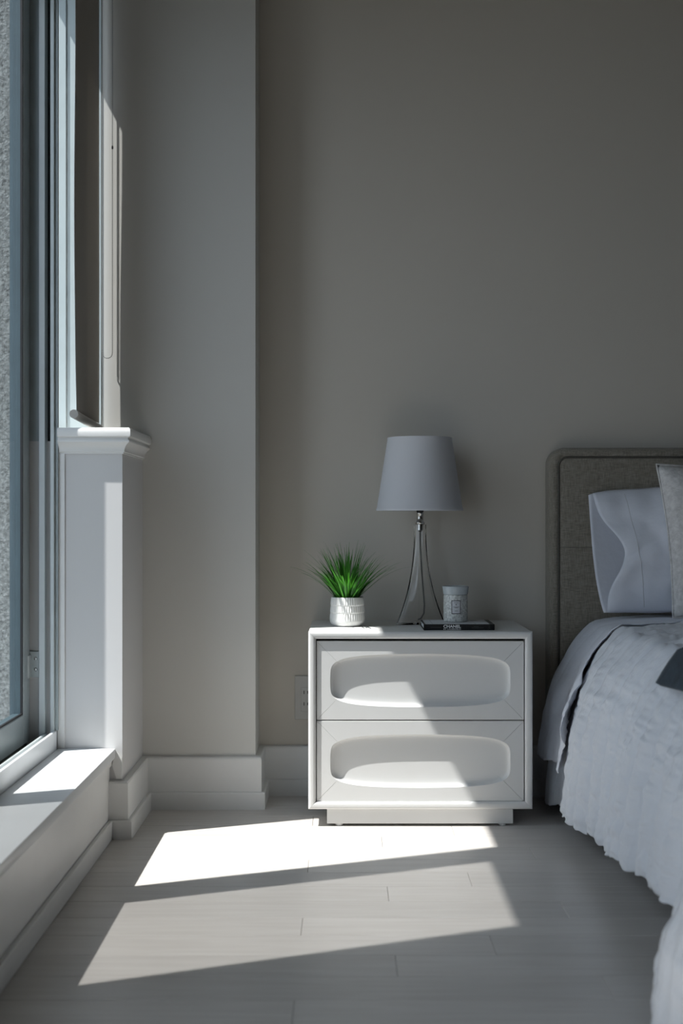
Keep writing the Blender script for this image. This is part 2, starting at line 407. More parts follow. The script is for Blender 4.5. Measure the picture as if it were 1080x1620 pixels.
# far jamb of stepped strips facing the camera
zt = 2.574
JY = YE-.002
obj('jamb_channel', B(-.905, -.866, 3.428, YE+.03, .262, zt), ALU, win)
obj('jamb_strip', B(-.866, -.849, 3.402, 3.44, .27, zt, bev=.001), ALUL, win)
obj('jamb_slot', B(-.849, -.834, 3.436, 3.45, .268, zt), ALUD, win)
obj('jamb_strip', B(-.834, -.8235, 3.404, 3.445, .27, zt, bev=.001), ALUL, win)
obj('jamb_strip', B(-.8232, -.8145, 3.414, 3.425, .305, zt, bev=.001), ALU, win)
obj('outer_jamb', B(-.952, -.905, 3.415, 3.458, .262, zt), ALUSH, win)
for z in (.47, .62, .80, .97, 1.25, 1.62, 1.95):
    bm = bmesh.new(); lathe(bm, [(.0035, 0), (.0035, .004), (.001, .0045)], (0, 0, 0), 10, True, True)
    bmesh.ops.rotate(bm, verts=bm.verts[:], cent=(0, 0, 0), matrix=Matrix.Rotation(math.pi/2, 3, 'X'))
    bmesh.ops.translate(bm, verts=bm.verts[:], vec=(-.8415, 3.436, z)); obj('rivet', bm, GASK, win)
# strike plate with two screws
sp = obj('strike_plate', B(-.905, -.869, 3.420, 3.4285, .455, .530, bev=.002), ALUL, win)
obj('strike_lip', B(-.905, -.892, 3.392, 3.4215, .455, .522, bev=.003), ALUL, sp)
for z in (.478, .508):
    bm = bmesh.new(); lathe(bm, [(.0050, 0), (.0050, .0015), (.0034, .0028)], (0, 0, 0), 14, False, True)
    bmesh.ops.rotate(bm, verts=bm.verts[:], cent=(0, 0, 0), matrix=Matrix.Rotation(math.pi/2, 3, 'X'))
    bmesh.ops.translate(bm, verts=bm.verts[:], vec=(-.8795, 3.420, z)); s = obj('screw', bm, CHROME, sp)
    bm = B(-.8835, -.8755, 3.4168, 3.4173, z-.0006, z+.0006); obj('slot', bm, GASK, sp)

def sash(parent, ya, yb, xa, xb, zb, stile_a, stile_b, glass=True):
    """one glazed panel between ya and yb; stile widths at the two ends"""
    s = obj('sash', B(xa, xb, yb-stile_b, yb, zb, zt-.01, bev=.002), ALU, parent)
    obj('stile', B(xa, xb, ya, ya+stile_a, zb, zt-.01, bev=.002), ALU, s)
    obj('bottom_rail', B(xa, xb, ya+stile_a, yb-stile_b, zb, .360, bev=.002), ALU, s)
    obj('top_rail', B(xa, xb, ya+stile_a, yb-stile_b, zt-.09, zt-.01, bev=.002), ALU, s)
    xm = (xa+xb)/2; g = .005
    y0, y1, z0, z1 = ya+stile_a, yb-stile_b, .360, zt-.09
    bm = bmesh.new()
    xg0, xg1 = xb-.008, xb-.002
    bx(bm, xg0, xg1, y0, y0+g, z0, z1); bx(bm, xg0, xg1, y1-g, y1, z0, z1)
    bx(bm, xg0, xg1, y0+g, y1-g, z0, z0+g); bx(bm, xg0, xg1, y0+g, y1-g, z1-g, z1)
    obj('gasket', bm, GASK, s)
    bm = bmesh.new(); g2 = .003
    bx(bm, xa+.001, xg0, y0, y0+g2, z0, z1); bx(bm, xa+.001, xg0, y1-g2, y1, z0, z1)
    bx(bm, xa+.001, xg0, y0+g2, y1-g2, z0, z0+g2); bx(bm, xa+.001, xg0, y0+g2, y1-g2, z1-g2, z1)
    obj('rebate_shade_strip', bm, ALUSH, s)  # added strips covering the sunlit rebate with a shade-dark colour
    obj('pane', B(xm-.002, xm+.002, y0+g*.5, y1-g*.5, z0+g*.5, z1-g*.5), GLASS, s)
    return s
sash(win, 2.69, 3.4145, -.925, -.895, .275, .115, .065)
# near panel: glass further out, insect screen inside it
sash(win, YN+.001, 2.80, -.957, -.927, .275, .02, .10)
bm = B(-.8905, -.890, YN+.02, 2.735, .30, zt-.02)
sc = obj('insect_screen', bm, SCREEN, win)

# second tall window nearer the camera (out of the picture on the left, it throws the next patch of sun)
win2 = thing('window_2', (-.88, 1.1, ZS), 'tall aluminium window nearest the camera', 'window', kind='structure')
seg_parts(win2, .35, 1.70)
sash(win2, .36, 1.69, -.925, -.895, .275, .06, .06)

# ------------------------------------------------------------------ narrow window above the ledge
win3 = thing('window_3', (-.93, 3.6, 1.165), 'narrow upper window behind the roller blind', 'window', kind='structure')
bm = bmesh.new()
bx(bm, -.95, -.915, 3.459, 3.50, 1.165, ZH, bev=.002); obj('window_frame', bm, ALU, win3)
obj('window_frame', B(-.95, -.872, 3.764, YC-.0005, 1.165, ZH, bev=.002), REVEAL, win3)
obj('window_frame', B(-.95, -.915, 3.50, 3.764, 1.165, 1.205, bev=.002), ALU, win3)
obj('window_frame', B(-.95, -.915, 3.50, 3.764, ZH-.03, ZH, bev=.002), ALU, win3)
obj('pane', B(-.935, -.931, 3.495, 3.766, 1.20, ZH-.025), GLASS, win3)
obj('reveal_board', B(-.872, -.764, 3.769, YC-.0005, 1.165, ZH), REVEAL, win3)
bm = bmesh.new()
tube(bm, [(-.8715+R.uniform(-.0008, .0008), 3.7685, 1.17+i*.02) for i in range(74)], lambda t: .0011, 5); obj('caulk_line', bm, CAULK, win3)

# ------------------------------------------------------------------ roller blind with bead chain
rb = thing('roller_blind', (-.766, 3.57, 1.19), 'taupe roller blind hanging over the narrow window, with bead chain', 'blind')
def blind_fn(u, v):
    y = 3.412+u*.3355; z = 1.205+v*1.49
    wv = .004*math.sin(v*9+1)*(1-u)+.006*math.exp(-v*14)*(1-u)
    return (-.766+wv*.4, y+.006*math.exp(-((v-.02)/.05)**2)*(1-u)+.0025*math.sin(v*7)*(u-.5), z)
bm = bmesh.new(); grid(bm, blind_fn, 14, 60); fb = obj('blind_fabric', bm, BLIND, rb, smooth='all', fix=False)
md = fb.modifiers.new('thickness', 'SOLIDIFY'); md.thickness = .0012; md.offset = 0
bm = bmesh.new(); tube(bm, [(-.767, 3.402, 1.204), (-.766, 3.746, 1.189)], .0125, 20); obj('bottom_rail', bm, RAILW, rb, smooth=True)
bm = bmesh.new(); tube(bm, [(-.768, 3.43, 2.72), (-.768, 3.745, 2.72)], .022, 20); obj('roller', bm, RAILW, rb, smooth=True)
bm = B(-.80, -.735, 3.745, 3.7715, 2.685, 2.755, bev=.004); obj('bracket', bm, RAILW, rb)
# bead chain: two strands and a bottom loop, in front of the column face
cyy = 3.7545; xa, xb = -.7575, -.7255; rl = (xb-xa)/2; zl = 1.425
chain = [Vector((xa, cyy, 2.70-i*.0055)) for i in range(int((2.70-zl)/.0055))]
na = int(math.pi*rl/.0055)
chain += [Vector(((xa+xb)/2-rl*math.cos(math.pi*i/na), cyy, zl-rl*1.05*math.sin(math.pi*i/na))) for i in range(na+1)]
chain += [Vector((xb, cyy, zl+i*.0055)) for i in range(1, int((2.70-zl)/.0055))]
bm = bmesh.new()
ico = bmesh.new(); bmesh.ops.create_icosphere(ico, subdivisions=1, radius=.0019)
iv = [v.co.copy() for v in ico.verts]; ifc = [[v.index for v in f.verts] for f in ico.faces]; ico.free()
for c in chain:
    vv = [bm.verts.new(c+q) for q in iv]
    for f in ifc: bm.faces.new([vv[k] for k in f])
tag(obj('bead_chain', bm, BEAD, rb, smooth='all'), 'white bead chain loop, greyed for its shaded sides', kind='stuff')
bm = bmesh.new(); tube(bm, chain[::2], .0005, 4); obj('chain_cord', bm, BEAD, rb)
obj('chain_connector', B(xb-.0025, xb+.0025, cyy-.0025, cyy+.0025, 2.062, 2.072, bev=.001), INKG, rb)

# ------------------------------------------------------------------ outlet
out = thing('wall_outlet', (-.128, YB, .246), 'grey wall outlet half hidden behind the nightstand', 'outlet')
obj('cover_plate', B(-.1645, -.090, YB-.006, YB-.0003, .246, .390, bev=.002), PLATE, out)
rc = obj('receptacle', B(-.144, -.110, YB-.009, YB-.0055, .272, .352, bev=.002), PLATE, out)
for z in (.298, .336):
    for x, hh in ((-.1335, .0055), (-.1215, .0045)):
        obj('slot', B(x-.0013, x+.0013, YB-.0094, YB-.0088, z-hh, z+hh), INK, rc)

# ------------------------------------------------------------------ nightstand
NX0, NX1, NY0, NY1, NZ0, NZ1 = -.1068, .5527, 3.530, 3.928, .052, .575
ns = thing('nightstand', ((NX0+NX1)/2, 3.73, 0), 'white two-drawer nightstand with oval scooped drawer fronts', 'nightstand')
TH = .024
body = bmesh.new()
bx(body, NX0+.004, NX0+TH-.002, NY0+.012, NY1, NZ0+.004, NZ1-.004)
bx(body, NX1-TH+.002, NX1-.004, NY0+.012, NY1, NZ0+.004, NZ1-.004)
bx(body, NX0+TH-.002, NX1-TH+.002, NY0+.012, NY1, NZ0+.004, NZ0+TH-.002)
bx(body, NX0+TH-.002, NX1-TH+.002, NY1-.01, NY1, NZ0+TH-.002, NZ1-TH)
obj('carcass', body, LACQ, ns)
bm = B(NX0, NX1, NY0+.010, NY1, NZ1-.018, NZ1, bev=.004, seg=3); obj('top_panel', bm, LACQ, ns, smooth=True)
obj('side_panel', B(NX0, NX0+.012, NY0+.010, NY1, NZ0, NZ1-.018, bev=.002), LACQ, ns)
obj('side_panel', B(NX1-.012, NX1, NY0+.010, NY1, NZ0, NZ1-.018, bev=.002), LACQ, ns)
obj('gap_shade_panel', B(NX0+TH-.003, NX1-TH+.003, NY0+.045, NY0+.052, NZ0+.01, NZ1-.012), LACD, ns)  # dark sheet behind the drawers in place of gap shade
# bullnose face frame in four mitred members
def frame_prof():
    pts = [(0, .014), (0, .006)]
    for i in range(7):
        a = math.pi*.5*i/6; pts.append((.008-.008*math.cos(a), .006-.006*math.sin(a)))
    pts += [(.014, .0003), (.0175, .0015), (.0205, .0045), (TH-.002, .0075), (TH-.002, .024), (.012, .024)]
    return pts
FP = frame_prof()
corners = [(NX0, NZ0), (NX0, NZ1), (NX1, NZ1), (NX1, NZ0)]
inn = [(1, 1), (1, -1), (-1, -1), (-1, 1)]
for k in range(4):
    bm = bmesh.new(); a, b = corners[k], corners[(k+1) % 4]; ia, ib = inn[k], inn[(k+1) % 4]
    g = .0003
    dx, dz = (b[0]-a[0]), (b[1]-a[1]); ln = math.hypot(dx, dz); dx, dz = dx/ln*g, dz/ln*g
    A = [bm.verts.new((a[0]+ia[0]*p+dx, NY0+q, a[1]+ia[1]*p+dz)) for p, q in FP]
    C = [bm.verts.new((b[0]+ib[0]*p-dx, NY0+q, b[1]+ib[1]*p-dz)) for p, q in FP]
    n = len(FP)
    for i in range(n): bm.faces.new((A[i], A[(i+1) % n], C[(i+1) % n], C[i]))
    bm.faces.new(A[::-1]); bm.faces.new(C)
    obj('face_frame', bm, LACQ, ns, smooth=True)

def drawer_front(x0, x1, z0, z1):
    """flat rectangle with mitre grooves and a scooped TV-shaped dish"""
    bm = bmesh.new(); cx, cz = (x0+x1)/2, (z0+z1)/2+.0005
    a, b = .2655, .0785
    yf = NY0+.0095
    hw, hh = (x1-x0)/2, (z1-z0)/2
    def dish(t):
        c, s = math.cos(t), math.sin(t)
        lo, hi = 0, 1.6
        for _ in range(40):
            m = (lo+hi)/2; u, v = m*c, m*s
            uu = u/(1-.015*v*v); vv = v/(1-.13*u*u)
            if abs(uu)**5.4+abs(vv)**5.4 < 1: lo = m
            else: hi = m
        return lo*c*a, lo*s*b
    ct = []
    for sx, sz in ((1, 1), (-1, 1), (-1, -1), (1, -1)):
        # angle at which the dish outline is met by the 45-degree line from the corner
        best = min((abs((hw-abs(px))-(hh-abs(pz))), t) for t in [i*math.pi/1440 for i in range(5, 715)] for px, pz in [dish(t)])[1]
        ct.append({(1, 1): best, (-1, 1): math.pi-best, (-1, -1): math.pi+best, (1, -1): 2*math.pi-best}[(sx, sz)])
    rays = []
    N = 44
    for q in range(4):
        t0 = ct[q]; t1 = ct[(q+1) % 4]+(2*math.pi if q == 3 else 0)
        cxs = [(hw, hh), (-hw, hh), (-hw, -hh), (hw, -hh)]
        c0, c1 = cxs[q], cxs[(q+1) % 4]
        rays.append((dish(t0), c0, True))
        e = .0009
        for i in range(N+1):
            f = i/N; t = t0+(t1-t0)*f
            d = dish(t)
            ff = min(max(f, .0), 1.)
            ox, oz = c0[0]+(c1[0]-c0[0])*ff, c0[1]+(c1[1]-c0[1])*ff
            if i == 0 or i == N:
                sgn = 1 if i == 0 else -1
                vx, vz = (c1[0]-c0[0]), (c1[1]-c0[1]); l = math.hypot(vx, vz)
                ox += sgn*vx/l*e; oz += sgn*vz/l*e; d = (d[0]+sgn*vx/l*e*.6, d[1]+sgn*vz/l*e*.6)
            rays.append((d, (ox, oz), False))
    depth = [(1.00, .0), (.995, .0006), (.985, .0035), (.972, .0075), (.955, .0108), (.93, .0132), (.89, .0150), (.82, .0160), (.70, .0166), (.45, .0170)]
    rows = []
    for (d, o, gr) in rays:
        gd = .0018 if gr else 0
        col = [bm.verts.new((cx+o[0], yf+.018, cz+o[1])), bm.verts.new((cx+o[0], yf+.0012+gd, cz+o[1]))]
        ln = Vector((d[0]-o[0], d[1]-o[1])); q = ln.normalized()*.0012
        col.append(bm.verts.new((cx+o[0]+q.x, yf+gd, cz+o[1]+q.y)))
        col.append(bm.verts.new((cx+d[0]*1.004, yf+gd, cz+d[1]*1.012)))
        for s, dp in depth:
            # the scoop's wall has about the same width all round
            wdt = (1-s)*b*1.0
            L = math.hypot(*d); k = max(0.0, 1-wdt/ max(abs(d[1])/b*b, .04) ) if s > .5 else s*.9
            k = 1-(1-s)*1.0
            dx = d[0]-(wdt if d[0] > 0 else -wdt)*min(1, abs(d[0])/a*1.15)
            dz = d[1]-(wdt if d[1] > 0 else -wdt)*min(1, abs(d[1])/b*1.15)
            if abs(dx) > abs(d[0]): dx = d[0]*s
            col.append(bm.verts.new((cx+dx, yf+dp, cz+dz)))
        rows.append(col)
    n = len(rows)
    for i in range(n):
        A, C = rows[i], rows[(i+1) % n]
        for j in range(len(A)-1): bm.faces.new((A[j], A[j+1], C[j+1], C[j]))
    bm.faces.new([r[-1] for r in rows])
    bmesh.ops.remove_doubles(bm, verts=bm.verts[:], dist=1e-6)
    return bm
DX0, DX1 = NX0+TH+.0005, NX1-TH-.0005
zb0, zt1 = NZ0+TH+.0005-.003, NZ1-TH-.0055
zm = .312
for z0, z1 in ((zm+.0016, zt1), (zb0, zm-.0016)):
    obj('drawer', drawer_front(DX0, DX1, z0, z1), LACQ, ns, smooth=True)
obj('plinth', B(-.0522, .4965, 3.543, 3.90, .0075, NZ0+.006, bev=.001), LACQ, ns)
for x in (-.016, .466):
    for y in (3.556, 3.88):
        bm = bmesh.new(); lathe(bm, [(.009, 0), (.011, .0015), (.0115, .005), (.0105, .0085)], (x, y, 0), 20, True, True); obj('foot', bm, LACQ, ns, smooth=True)

# ------------------------------------------------------------------ potted grass plant
ZT = NZ1
PX, PY = .0085, 3.722
pp = thing('potted_plant', (PX, PY, ZT), 'artificial green grass plant in a ribbed white ceramic pot', 'plant')
prof = [(.0, 0.0), (.036, 0), (.042, .001), (.048, .0045), (.0525, .0105), (.0545, .017), (.0545, .0185)]
ribs = []
for tier in range(3):
    for i in range(9):
        f = i/8; ribs.append((.0540-.0035*(tier+f)/3, .0195+.0228*(tier+f*.985)))
prof += ribs+[(.0500, .0895), (.0490, .0900), (.0470, .0895), (.0455, .080)]
NR = 44
def ribf(r, z, a):
    if z < .0192 or z > .0885: return r
    t = (z-.0195)/.0228; tier = int(min(2, t)); f = t-tier
    env = max(0, math.sin(math.pi*min(1, max(0, f))))**.5
    return r-.0012+.0016*(.3+.7*env)*abs(math.cos(a*NR/2+(tier % 2)*math.pi/2))+.0012*(1-f)
bm = bmesh.new(); lathe(bm, prof, (PX, PY, ZT), 264, False, False, rf=ribf)
bmesh.ops.remove_doubles(bm, verts=bm.verts[:], dist=1e-6)
obj('pot', bm, CERAM, pp, smooth='all')
bm = bmesh.new(); lathe(bm, [(.0465, .078), (.03, .082), (.001, .084)], (PX, PY, ZT), 24, False, True); obj('moss', bm, SOIL, pp, smooth='all')
def leaf(az, lean0, length, width, droop, r0, seed):
    """blade strip: starts near the pot mouth, leans out along az, bends downwards"""
    rr = random.Random(seed); bm = bmesh.new(); n = 9
    p = Vector((PX+r0*math.cos(az), PY+r0*math.sin(az), ZT+.078)); ang = lean0
    o = Vector((math.cos(az), math.sin(az), 0)); side = Vector((-math.sin(az), math.cos(az), 0))
    tw = rr.uniform(-.5, .5); rows = []
    bend = rr.uniform(-.25, .25)
    for i in range(n+1):
        t = i/n
        d = o*math.sin(ang)+Vector((0, 0, 1))*math.cos(ang)
        nrm = d.cross(side).normalized()
        s = (side*math.cos(tw*t)+nrm*math.sin(tw*t))
        wd = width*(.55+1.0*math.sin(math.pi*min(1, t*1.05+.08))**.8)*.62*(1-t**3)**.9 if width > .004 else width*(1-t)**.6
        wd = max(wd, .00025)
        c = nrm*(-wd*.22)
        rows.append((bm.verts.new(p-s*wd), bm.verts.new(p+c), bm.verts.new(p+s*wd)))
        p = p+d*(length/n)+side*bend*length/n*t*.5
        p.z = max(p.z, ZT+.082); p.y = min(p.y, YB-.006)
        ang += droop/n*(.35+1.5*t)
    for a, b in zip(rows[:-1], rows[1:]):
        bm.faces.new((a[0], a[1], b[1], b[0])); bm.faces.new((a[1], a[2], b[2], b[1]))
    return obj('leaf', bm, LEAF, pp, smooth='all', fix=False)
k = 0
for i in range(34):    # broad lower leaves
    az = 2*math.pi*i/34+R.uniform(-.12, .12)
    leaf(az, R.uniform(.1, .55), R.uniform(.085, .14), R.uniform(.0058, .0085), R.uniform(.35, .9), R.uniform(.012, .034), k); k += 1
for i in range(80):    # middle blades
    az = R.uniform(0, 2*math.pi)
    leaf(az, R.uniform(.05, .85), R.uniform(.125, .18), R.uniform(.0028, .0042), R.uniform(.2, .85), R.uniform(.004, .030), k); k += 1
for i in range(100):    # fine grass tips
    az = R.uniform(0, 2*math.pi)
    ln = R.uniform(.02, .95)
    leaf(az, ln, R.uniform(.145, .20)-.015*ln, R.uniform(.0015, .0024), R.uniform(.15, .75), R.uniform(.002, .030), k); k += 1
for az, ln, L, dr in ((math.pi+.05, .72, .20, .95), (math.pi-.15, .70, .185, .8), (.06, .75, .20, .8), (-.12, .6, .19, .8)):
    leaf(az, ln, L, .0016, dr, .03, k); k += 1

# ------------------------------------------------------------------ glass table lamp
LX, LY = .2385, 3.80
tl = thing('table_lamp', (LX, LY, ZT), 'table lamp with white tapered shade and flared clear glass base', 'lamp')
bm = bmesh.new()
def tri(t, inset, n=60):
    """rounded triangle section at height fraction t (0 bottom)"""
    hw = .020+.058*(1-t)**2.2; m = min(1, t**.8)
    pts = []
    for i in range(n):
        a = 2*math.pi*i/n
        k = (a-math.radians(90)) % (2*math.pi/3)-math.pi/3
        r = hw*((1-m)*min(.5/math.cos(k), .90)/.78+m)-inset
        pts.append((r*math.cos(a), r*math.sin(a)))
    return pts
HG = .313
rowsO = []; rowsI = []
NT = 26
for j in range(NT+1):
    t = j/NT
    rowsO.append([bm.verts.new((LX+p[0], LY+p[1], ZT+.0005+HG*t)) for p in tri(t, 0)])
for j in range(NT+1):
    t = j/NT
    zz = max(.006, HG*t)
    rowsI.append([bm.verts.new((LX+p[0], LY+p[1], ZT+.0005+min(zz, HG))) for p in tri(t, .0045)])
n = 60
for rows_, flip in ((rowsO, False), (rowsI, True)):
    for j in range(NT):
        for i in range(n):
            q = (rows_[j][i], rows_[j][(i+1) % n], rows_[j+1][(i+1) % n], rows_[j+1][i])
            bm.faces.new(q[::-1] if flip else q)
bm.faces.new(rowsO[0][::-1]); bm.faces.new(rowsI[0])
for i in range(n): bm.faces.new((rowsO[-1][i], rowsO[-1][(i+1) % n], rowsI[-1][(i+1) % n], rowsI[-1][i]))
obj('glass_base', bm, CLEAR, tl, smooth=True)
bm = bmesh.new(); lathe(bm, [(.0150, .3138), (.0160, .316), (.0160, .320), (.0120, .324), (.0105, .328), (.0105, .345), (.0115, .347), (.0115, .350), (.009, .352)], (LX, LY, ZT), 28, True, True)
lathe(bm, [(.004, .290), (.0095, .296), (.0095, .3138)], (LX, LY, ZT), 24, True, True)
obj('collar', bm, CHROME, tl, smooth=True)
bm = bmesh.new(); lathe(bm, [(.0100, .3522), (.0112, .354), (.0112, .39), (.009, .40)], (LX, LY, ZT), 24, True, True); obj('socket', bm, BLACKP, tl, smooth=True)
bm = bmesh.new(); tube(bm, [(LX, LY, ZT+.292), (LX+.001, LY+.002, ZT+.24), (LX+.005, LY, ZT+.17), (LX+.009, LY, ZT+.11), (LX+.0135, LY, ZT+.06), (LX+.012, LY+.004, ZT+.032), (LX+.004, LY+.012, ZT+.016), (LX-.004, LY+.02, ZT+.012)], .0024, 8)
obj('cord', bm, CORD, tl, smooth='all')
bm = bmesh.new()
zs0, zs1 = .357, .5875; r0, r1 = .1365, .1015; n = 96
lathe(bm, [(r0+.0006, zs0), (r0+.0010, zs0+.001), (r0+.0006, zs0+.006), (r0-.0012, zs0+.009), (r1+.0005, zs1-.006), (r1+.0008, zs1-.001), (r1, zs1),
           (r1-.002, zs1), (r1-.002, zs1-.007), (r0-.003, zs0+.008), (r0-.002, zs0), (r0+.0006, zs0)], (LX-.0015, LY, ZT), n)
bmesh.ops.remove_doubles(bm, verts=bm.verts[:], dist=1e-6)
sh = obj('lamp_shade', bm, SHADE, tl, smooth=True)
bm = bmesh.new()
for q in range(3):
    a = q*2.094+.4; tube(bm, [(LX, LY, ZT+.393), (LX+r0*.93*math.cos(a), LY+r0*.93*math.sin(a), ZT+.40)], .0013, 6)
obj('spider', bm, CHROME, sh)
bm = bmesh.new(); lathe(bm, [(.012, .398), (.014, .41), (.027, .44), (.031, .465), (.026, .487), (.010, .497), (.001, .498)], (LX, LY, ZT), 24, True, True)
obj('bulb', bm, FROSTL, tl, smooth='all')

# ------------------------------------------------------------------ book
BX0, BX1, BY0, BY1, BZ = .2352, .4462, 3.575, 3.735, .0175
bk = thing('book', ((BX0+BX1)/2, (BY0+BY1)/2, ZT), 'black and white hardback book lying flat under the candle', 'book')
e = .0022
obj('back_cover', B(BX0, BX1, BY0, BY1, ZT, ZT+e, bev=.0005), INK, bk)
fc = obj('front_cover', B(BX0, BX1, BY0, BY1, ZT+BZ-e, ZT+BZ, bev=.0005), INK, bk)
obj('spine', B(BX0, BX1, BY0, BY0+e, ZT+e, ZT+BZ-e), INK, bk)
obj('page_block', B(BX0+.003, BX1-.003, BY0+e, BY1-.003, ZT+e, ZT+BZ-e), PAPER, bk)
zc = ZT+BZ
obj('cover_panel', B(BX0+.006, BX0+.0265, BY0+.004, BY1-.004, zc, zc+.0003), PAPER, fc)
obj('cover_panel', B(BX0+.0275, BX1-.056, BY0+.004, BY1-.004, zc, zc+.0003), PAPER, fc)
obj('cover_panel', B(BX1-.055, BX1-.014, BY0+.004, BY1-.004, zc, zc+.0003), PAPER, fc)
def text(s, x, z, height, width, m, y, parent, heavy=0, name='lettering'):
    cu = bpy.data.curves.new('t', 'FONT'); cu.body = s; cu.size = 1; cu.offset = heavy; cu.extrude = 0; cu.fill_mode = 'BOTH'
    to = bpy.data.objects.new('t', cu); COL.objects.link(to)
    dg = bpy.context.evaluated_depsgraph_get(); me = bpy.data.meshes.new_from_object(to.evaluated_get(dg))
    bpy.data.objects.remove(to); bpy.data.curves.remove(cu)
    xs = [v.co.x for v in me.vertices]; ys = [v.co.y for v in me.vertices]
    sx, sz = width/(max(xs)-min(xs)), height/(max(ys)-min(ys))
    bm = bmesh.new(); bm.from_mesh(me); bpy.data.meshes.remove(me)
    for v in bm.verts:
        v.co = Vector((x+(v.co.x-min(xs))*sx, 0, z+(v.co.y-min(ys))*sz))
        yy = y(v.co.x) if callable(y) else y
        v.co.y = yy
    return obj(name, bm, m, parent, fix=False)
text('CHANEL', .2938, ZT+.0068, .0090, .0520, INKW, BY0-.0003, bk, .035)
text('BY LAGERFELD', .2940, ZT+.0014, .0036, .0520, INKW, BY0-.0003, bk, .025)
for x0, x1, z in ((.256, .287, .0075), (.385, .399, .0095), (.378, .412, .0062)):
    bm = bmesh.new(); x = x0
    while x < x1:
        wl = R.uniform(.0012, .0022); bx(bm, x, x+wl, BY0-.0003, BY0-.0001, ZT+z, ZT+z+.0018); x += wl+.0012
    obj('faint_print', bm, INKG, bk)
bm = bmesh.new()
cx, cz = .4285, ZT+.0090
for s in (1, -1):
    pts = [(cx-.0035, BY0-.0003, cz+s*.0058), (cx+.001, BY0-.0003, cz+s*.0052), (cx+.0038, BY0-.0003, cz+s*.003), (cx+.0030, BY0-.0003, cz+s*.0012), (cx-.002, BY0-.0003, cz)]
    tube(bm, pts, .0005, 5)
obj('publisher_mark', bm, INKG, bk)

# ------------------------------------------------------------------ candle jar
KX, KY, KZ = .3385, 3.668, ZT+BZ+.0004
ca = thing('candle_jar', (KX, KY, KZ), 'embossed pearly glass candle jar standing on the book', 'candle')
bm = bmesh.new(); lathe(bm, [(.030, 0), (.0345, .001), (.0362, .004), (.0370, .02), (.0368, .06), (.0362, .078), (.0350, .082), (.033, .083)], (KX, KY, KZ), 64, True, True)
jar = obj('jar', bm, FROST, ca, smooth=True)
bm = bmesh.new(); lathe(bm, [(.033, .083), (.0368, .0835), (.0375, .086), (.0388, .097), (.0400, .105), (.0398, .1075), (.0385, .1085), (.033, .109), (.030, .107), (.001, .107)], (KX, KY, KZ), 64, True, True)
obj('lid', bm, FROSTL, ca, smooth=True)
def curved(x0, x1, z0, z1, r, m, name, parent):
    bm = bmesh.new()
    def fn(u, v):
        x = x0+(x1-x0)*u; return (x, KY-math.sqrt(r*r-(x-KX)**2), z0+(z1-z0)*v)
    grid(bm, fn, 10, 2); return obj(name, bm, m, parent, fix=False, smooth='all')
lb = curved(KX-.0155, KX+.0120, KZ+.026, KZ+.0665, .0378, INK, 'label', jar)
curved(KX-.0138, KX+.0103, KZ+.0278, KZ+.0647, .0381, PAPER, 'label_face', ca)
for z, a, b in ((.059, -.009, .006), (.0465, -.0105, .0075), (.0440, -.006, .003), (.0345, -.006, .003)):
    curved(KX+a, KX+b, KZ+z, KZ+z+.0011, .0383, INKG, 'label_print', ca)
curved(KX-.0033, KX-.0003, KZ+.0525, KZ+.0560, .0383, INKG, 'label_print', ca)

# ------------------------------------------------------------------ bed
HX0, HX1, HY0, HZ1 = .657, 2.36, 3.862, 1.136
MX0, MX1, MY0, MY1, MZ = .800, 2.21, 2.06, 3.856, .572
bed = thing('upholstered_bed', ((HX0+HX1)/2, 2.95, 0), 'upholstered bed with grey-brown linen headboard and piped border', 'bed')
def rrect(x0, x1, z0, z1, r, n=8):
    pts = [(x0, z0)]
    for i in range(n+1):
        a = math.pi-math.pi/2*i/n; pts.append((x0+r+r*math.cos(a), z1-r+r*math.sin(a)))
    for i in range(n+1):
        a = math.pi/2-math.pi/2*i/n; pts.append((x1-r+r*math.cos(a), z1-r+r*math.sin(a)))
    pts.append((x1, z0)); return pts
bm = bmesh.new()
def loft_rr(bm, layers):
    rows = [[bm.verts.new((p[0], y, p[1])) for p in rrect(HX0+i, HX1-i, .12, HZ1-i, max(.012, .055-i))] for y, i in layers]
    n = len(rows[0])
    for A, C in zip(rows[:-1], rows[1:]):
        for k in range(n): bm.faces.new((A[k], A[(k+1) % n], C[(k+1) % n], C[k]))
    bm.faces.new(rows[0]); bm.faces.new(rows[-1][::-1])
loft_rr(bm, [(YB-.0225, .002), (YB-.024, 0), (HY0+.018, 0), (HY0+.008, .003), (HY0+.002, .009), (HY0, .018), (HY0+.001, .027), (HY0+.004, .031), (HY0+.001, .037), (HY0-.001, .05), (HY0-.003, .09)])
hb = obj('headboard', bm, LINEN, bed, smooth=True)
inp = rrect(HX0+.0315, HX1-.0315, .13, HZ1-.0315, .03)
bm = bmesh.new(); tube(bm, [(p[0], HY0+.0018, p[1]) for p in inp], .0036, 8); obj('piping', bm, LINEND, hb, smooth='all')
bm = bmesh.new(); tube(bm, [(HX0+.036, HY0-.0005, .815), (HX0+.09, HY0-.0028, .8145), (HX1-.09, HY0-.0028, .8145), (HX1-.036, HY0-.0005, .815)], .0009, 6); obj('seam', bm, LINEND, hb)
for x0, x1 in ((MX0+.02, MX0+.05), (MX1-.05, MX1-.02)):
    obj('side_rail', B(x0, x1, MY0+.03, HY0-.002, .16, .32, bev=.006), LINEN, bed)
obj('foot_rail', B(MX0+.05, MX1-.05, MY0+.03, MY0+.06, .16, .32, bev=.006), LINEN, bed)
obj('slat_deck', B(MX0+.05, MX1-.05, MY0+.06, HY0-.004, .25, .318), LINEND, bed)
for x in (MX0+.10, MX1-.10):
    for y in (MY0+.10, 3.70):
        bm = bmesh.new(); lathe(bm, [(.018, 0), (.026, .16)], (x, y, 0), 16, True, True); obj('leg', bm, LINEND, bed)
